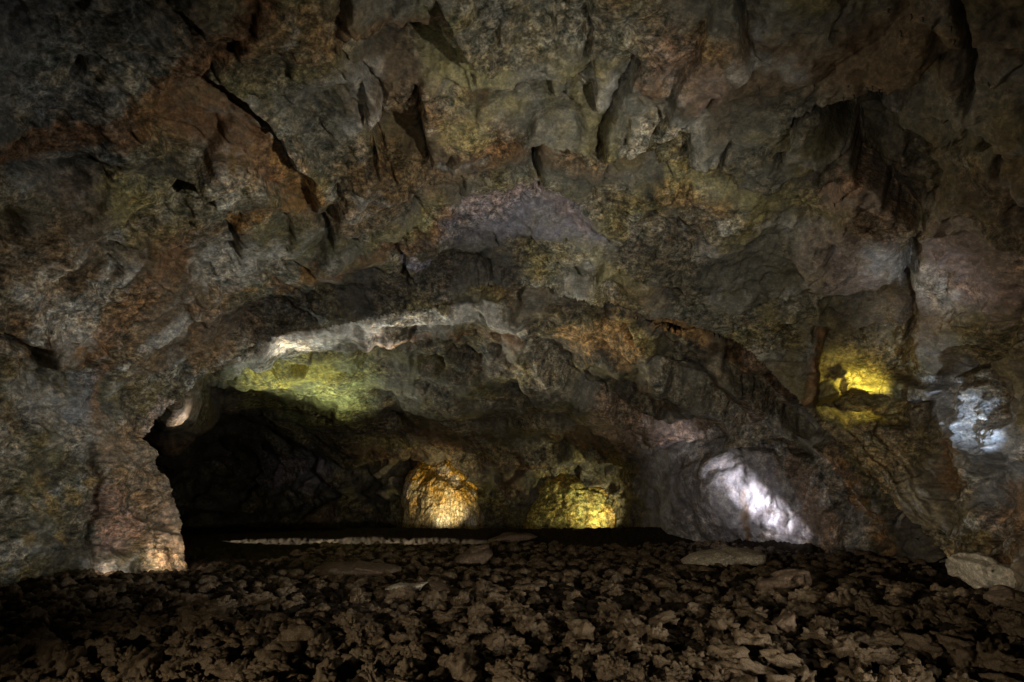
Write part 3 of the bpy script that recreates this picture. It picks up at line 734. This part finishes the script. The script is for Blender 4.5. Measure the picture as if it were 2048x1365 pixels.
lum = np.sqrt(np.clip(1 - (f1 / 0.75) ** 2, 0, 1)); lum2 = np.sqrt(np.clip(1 - (g1 / 0.8) ** 2, 0, 1))
zf = floor_h(xf, yf) + np.where(yf > 19.5, 0.03, 0.20) * (lum - 0.7) * (0.5 + 0.9 * np.clip(fbm(Pf, 1.2, 2, 831) + .5, 0, 1)) + np.where(yf > 19.5, 0.05, 0.09) * (lum2 - 0.5) + 0.03 * fbm(Pf, 0.06, 2, 841)
Pf[:, 2] = zf
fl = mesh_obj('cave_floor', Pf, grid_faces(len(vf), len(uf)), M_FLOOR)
tag(fl, kind='structure')
# the floor under and behind the viewer
yb_ = EYE * F / (vf[-1] - HOR)
apr = mesh_obj('cave_floor', np.array([[-30, -25, -.02], [30, -25, -.02], [30, yb_ + .3, -.02], [-30, yb_ + .3, -.02]]), np.array([[0, 1, 2, 3]]), M_FLOOR)
tag(apr, kind='structure')

# ------------------------------------------------------------------ knobbly lava clinker lumps
def ico(sub):
    import bmesh
    bm = bmesh.new(); bmesh.ops.create_icosphere(bm, subdivisions=sub, radius=1.0)
    co = np.array([v.co[:] for v in bm.verts]); f = np.array([[v.index for v in fc.verts] for fc in bm.faces]); bm.free()
    return co, f
ICO = {s: ico(s) for s in (2, 3, 4, 5)}
def clinker_shape(sub, seed):
    co, f = ICO[sub]
    r_ = np.random.default_rng(seed)
    p = co + seed * 3.7
    k1 = worley(p, 0.75, seed)[0]; k2 = worley(p, 0.36, seed + 5)[0]
    rr = 1.0 + 0.45 * fbm(p, 1.0, 3, seed) + 0.55 * (0.5 - k1) + 0.42 * (0.45 - k2)
    if sub >= 4: rr = rr + 0.22 * (0.45 - worley(p, 0.17, seed)[0]) + 0.09 * fbm(p, .12, 2, seed)
    c = co * rr[:, None] * np.array([1.0, r_.uniform(.6, .9), r_.uniform(.7, .95)])
    return c, f
random.seed(3)
# scatter: jittered rows on the ground, skipping the black hollow at right and the rock walls
pts = []
def wall_left_y(x):
    return np.interp(x, [-9.5, -8.4, -6.9, -5.2, -5.0, 12], [11.0, 11.4, 12.4, 14.0, 22.5, 22.5])
yy = 4.6
while yy < 19.6:
    st = 0.16 if yy < 9 else 0.22
    x = -0.82 * yy - 0.5
    while x < 0.82 * yy + 0.5:
        px, py = x + random.uniform(-.13, .13), yy + random.uniform(-.12, .12)
        lim = float(wall_left_y(px))
        if px > 4: lim = min(lim, 20.5 - (px - 4) * 1.05)
        if px > 8.6: lim = min(lim, 15.3 - (px - 8.6) * 1.5)
        hollow = math.exp(-(((px - 8.0) / 1.6) ** 2 + ((py - 12.6) / 1.8) ** 2)) > 0.45
        dens = 0.5 + 0.9 * math.sin(px * 1.3 + py * 2.1 + 1.5 * math.sin(py * 0.9)) * 0.35
        if py < lim + 0.15 and not hollow and random.random() < dens + 0.15:
            s = random.choice((0.045, 0.055, 0.07, 0.085, 0.10, 0.14)) * random.uniform(.85, 1.2)
            pts.append((px, py, s))
        x += st
    yy += st * 0.85
vis = [p for p in pts if abs(p[0]) < 0.76 * p[1] and p[1] > 5.4]
vis.sort(key=lambda p: -p[2] / p[1])
big = vis[:290]; bigset = set(big)
rest = [p for p in pts if p not in bigset]
protos = []
for k_ in range(14):
    c, f = clinker_shape(5 if k_ < 8 else 4, 20 + k_)
    o = mesh_obj('clinker_lump', c, f, M_CLINK)
    tag(o, 'knobbly brown clinker lump lying among the rubble of the cave floor', 'lava rock', 'clinker lumps on the cave floor')
    protos.append(o)
zb = floor_h(np.array([p[0] for p in big]), np.array([p[1] for p in big]))
for i, (px, py, s) in enumerate(big):
    if i < len(protos): o = protos[i]
    else:
        o = protos[random.randrange(len(protos))].copy(); col.objects.link(o)
    q = random.uniform(.85, 1.2)
    o.location = (px, py, float(zb[i]) + 0.10 * s + 0.03)
    o.scale = (s * q * 1.25, s * 1.05 / q, s * random.uniform(.85, 1.25))
    o.rotation_euler = (random.uniform(-.35, .35), random.uniform(-.35, .35), random.uniform(0, 6.28))
# every other lump: one heap
sh3 = [clinker_shape(3, 50 + k_) for k_ in range(10)]; sh2 = [clinker_shape(2, 70 + k_) for k_ in range(8)]
zr = floor_h(np.array([p[0] for p in rest]), np.array([p[1] for p in rest]))
cos, fcs, nv = [], [], 0
for (px, py, s), z0 in zip(rest, zr):
    c, f = random.choice(sh3) if py < 12 else random.choice(sh2)
    a = random.uniform(0, 6.28); ca, sa = math.cos(a), math.sin(a)
    q = c * s * np.array([1.1, 1.0, 0.95])
    q = np.c_[q[:, 0] * ca - q[:, 1] * sa + px, q[:, 0] * sa + q[:, 1] * ca + py, q[:, 2] + z0 + .1 * s + .02]
    cos.append(q); fcs.append(f + nv); nv += len(q)
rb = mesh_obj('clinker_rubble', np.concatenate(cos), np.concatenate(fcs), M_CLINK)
tag(rb, 'loose brown lava clinker covering the cave floor', 'rubble', kind='stuff')

# ------------------------------------------------------------------ larger slabs and boulders lying on the rubble
def slab(name, label, uvs, Y, thick, mat, seed, dz=0.0, depth=1.0, tilt=0.0, cat='rock slab'):
    """a broken slab: its silhouette follows uvs at distance Y; it runs depth metres back and is thick metres high at its rim"""
    q_ = np.array(uvs, float); nx = np.roll(q_, -1, 0)
    uvs = np.concatenate([q_ + (nx - q_) * k_ / 30 for k_ in range(30)])
    P = np.array([at(u, v, Y)[:] for u, v in uvs])
    cx, cz = P[:, 0].mean(), P[:, 2].mean()
    n = 96
    ang = np.arctan2(P[:, 2] - cz, P[:, 0] - cx); o_ = np.argsort(ang)
    rr = np.hypot(P[:, 0] - cx, P[:, 2] - cz)[o_]; an = ang[o_]
    an = np.r_[an - 2 * np.pi, an, an + 2 * np.pi]; rr = np.r_[rr, rr, rr]
    co, f = ICO[5]
    a = np.arctan2(co[:, 2], co[:, 0]); rxy = np.hypot(co[:, 0], co[:, 2])
    R_ = np.interp(a, an, rr)
    q = np.sign(rxy) * rxy ** 0.55
    x = np.cos(a) * R_ * q; z = np.sin(a) * R_ * q
    y = np.sign(co[:, 1]) * np.abs(co[:, 1]) ** 0.7 * depth / 2
    C = np.c_[x, y, z]
    Cw = C + seed * 5.1
    bl, cr = blocks(Cw, 0.45, seed, 1.0)
    hh = (0.2 * bl - 0.04 * cr + 0.16 * fbm(Cw, .6, 4, seed) + 0.03 * fbm(Cw, .12, 3, seed + 4, .6, True)) * thick
    C = C + co / np.linalg.norm(co, axis=1)[:, None] * hh[:, None]
    C[:, 2] += tilt * C[:, 1]
    ob = mesh_obj(name, C, f, mat)
    ob.location = (cx, Y + depth / 2 * 0.6, cz + dz)
    return tag(ob, label, cat)
slab('rock_slab', 'long pale flat slab lying on the rubble below the white-lit wall', [(1365, 1128), (1400, 1114), (1440, 1106), (1500, 1104), (1530, 1108), (1525, 1128), (1490, 1134), (1420, 1136)], 14.6, .5, M_SLAB, 1, depth=.9, tilt=.12)
slab('boulder', 'big pale angular block leaning at the right wall\'s foot', [(1935, 1122), (1985, 1118), (2030, 1135), (2075, 1160), (2080, 1190), (2030, 1182), (1985, 1184), (1960, 1160)], 11.6, .7, M_SLAB, 2, depth=1.0, cat='boulder')
slab('boulder', 'small yellowish stone perched behind the big pale block', [(2022, 1128), (2045, 1124), (2070, 1132), (2070, 1150), (2035, 1150)], 12.2, .4, M_SLAB, 3, depth=.4, cat='boulder')
slab('boulder', 'brown rock in front of the big pale block at the right edge', [(2008, 1200), (2040, 1188), (2085, 1192), (2090, 1240), (2040, 1236), (2010, 1222)], 9.6, .5, M_SLABD, 4, depth=.6, cat='boulder')
slab('rock_slab', 'grey-brown tilted slab in the middle of the rubble below the orange mound', [(910, 1120), (940, 1102), (975, 1098), (988, 1108), (970, 1126), (930, 1128)], 14.8, .4, M_SLABD, 5, depth=.6, tilt=.2)
slab('rock_slab', 'small yellowish flat stone with a bump, left of its twin plate', [(768, 1178), (790, 1170), (815, 1174), (848, 1168), (836, 1184), (800, 1188), (775, 1186)], 10.6, .3, M_SLAB, 6, depth=.5)
slab('rock_slab', 'thin brown plate sloping right beside the small yellowish stone', [(856, 1168), (880, 1174), (925, 1188), (900, 1190), (870, 1184)], 10.6, .3, M_SLABD, 7, depth=.5)
slab('rock_slab', 'long low dark slab half buried at the left of the rubble', [(612, 1142), (660, 1132), (760, 1134), (800, 1142), (740, 1152), (640, 1156)], 12.8, .4, M_SLABD, 8, depth=.9, tilt=.1)
slab('rock_slab', 'low flat dark slab lying across the lit gravel strip', [(975, 1082), (1010, 1070), (1060, 1068), (1076, 1076), (1040, 1084), (1000, 1087)], 20.4, .4, M_SLABD, 9, depth=1.0)
slab('boulder', 'pointed grey-brown rock standing in the foreground rubble at right', [(1548, 1250), (1588, 1228), (1598, 1262), (1602, 1275), (1570, 1268)], 7.7, .3, M_SLABD, 10, depth=.3, cat='boulder')
slab('boulder', 'rough brown block in the rubble right of centre', [(1530, 1165), (1580, 1150), (1618, 1142), (1618, 1170), (1560, 1180), (1530, 1180)], 10.9, .4, M_SLABD, 11, depth=.5, cat='boulder')

# ------------------------------------------------------------------ hidden spotlights that make the pools of light
lamp('mound_spot', (-1.75, 23.2, 0.42), at(890, 990, 24.9), 330, (1.0, 0.88, 0.55), 74, 1.0, 0.05)
lamp('outcrop_spot', (3.45, 22.6, 0.42), at(1185, 1000, 24), 330, (1.0, .95, .55), 90, 1.0, 0.05)
for k_ in range(8):
    t_ = k_ / 7
    lamp('bulge_spot', at(1720, 1068, 15.2), at(1400 + 165 * t_, 885 + 185 * t_, 19.0), 480 + 1300 * math.exp(-((t_ - 0.66) / 0.2) ** 2), VIOL, 15, 1.0, 0.04)
lamp('bulge_wash', at(1400, 1066, 16.4), at(1490, 980, 18.6), 70, VIOL, 110, 1.0, 0.1)
lamp('chamber_lamp', (2.5, 21.5, 0.7), (0.5, 20.5, 4.5), 45, (1.0, 0.9, 0.62), 120, 1.0, 0.1)
lamp('bulge_spot_warm', at(1620, 1092, 18.4), at(1590, 1065, 19.5), 50, WARM, 110, 0.9, 0.04)
lamp('niche_lamp', at(1775, 742, 13.5), at(1706, 772, 15.2), 200, (1.0, 0.9, 0.26), 62, 1.0, 0.04)
lamp('blue_spot', at(2000, 960, 11.0), at(1925, 822, 12.6), 240, (.6, .76, 1.0), 42, 1.0, 0.04)
lamp('lip_spot', (-6.4, 20.6, 0.7), (-5.0, 18.8, 4.7), 700, (0.92, 1.0, 0.86), 108, 1.0, 0.05)
lamp('lip_rim_spot', at(565, 745, 16.4), at(600, 684, 15.8), 60, NEUT, 120, 1.0, 0.05)
lamp('lip_rim_spot', at(770, 745, 17.0), at(790, 636, 15.8), 90, NEUT, 120, 1.0, 0.05)
lamp('brow_spot', at(800, 980, 20.0), at(1180, 655, 16.0), 1000, (1.0, .93, .75), 48, 1.0, 0.05)
lamp('pillar_edge_spot', at(420, 880, 16.2), at(342, 834, 15.8), 110, (1, .9, .85), 80, 0.9, 0.05)
for (u, Y, e) in ((190, 11.9, 30), (298, 12.95, 34), (352, 13.45, 26)):
    p_ = at(u, 1150, Y); p_.z = 0.31
    lamp('pillar_foot_lamp', p_, p_ + Vector((0.05, 0.7, 0.02)), e, (1, .82, .72), 100, 0.9, 0.03)
for x_ in (-13.0, -10.6, -8.4):
    lamp('gravel_spot', (x_, 20.75, 2.2), (x_ + 6.0, 20.9, 0.0), 8000, (1, .93, .75), 11, 0.6, 0.03)
lamp('right_wall_spot', at(1930, 780, 10.6), at(1830, 560, 12.4), 120, COOL, 60, 1.0, 0.05)

scene.cycles.sample_clamp_indirect = 0.5
scene.cycles.max_bounces = 5
scene.cycles.diffuse_bounces = 1
scene.cycles.use_denoising = True
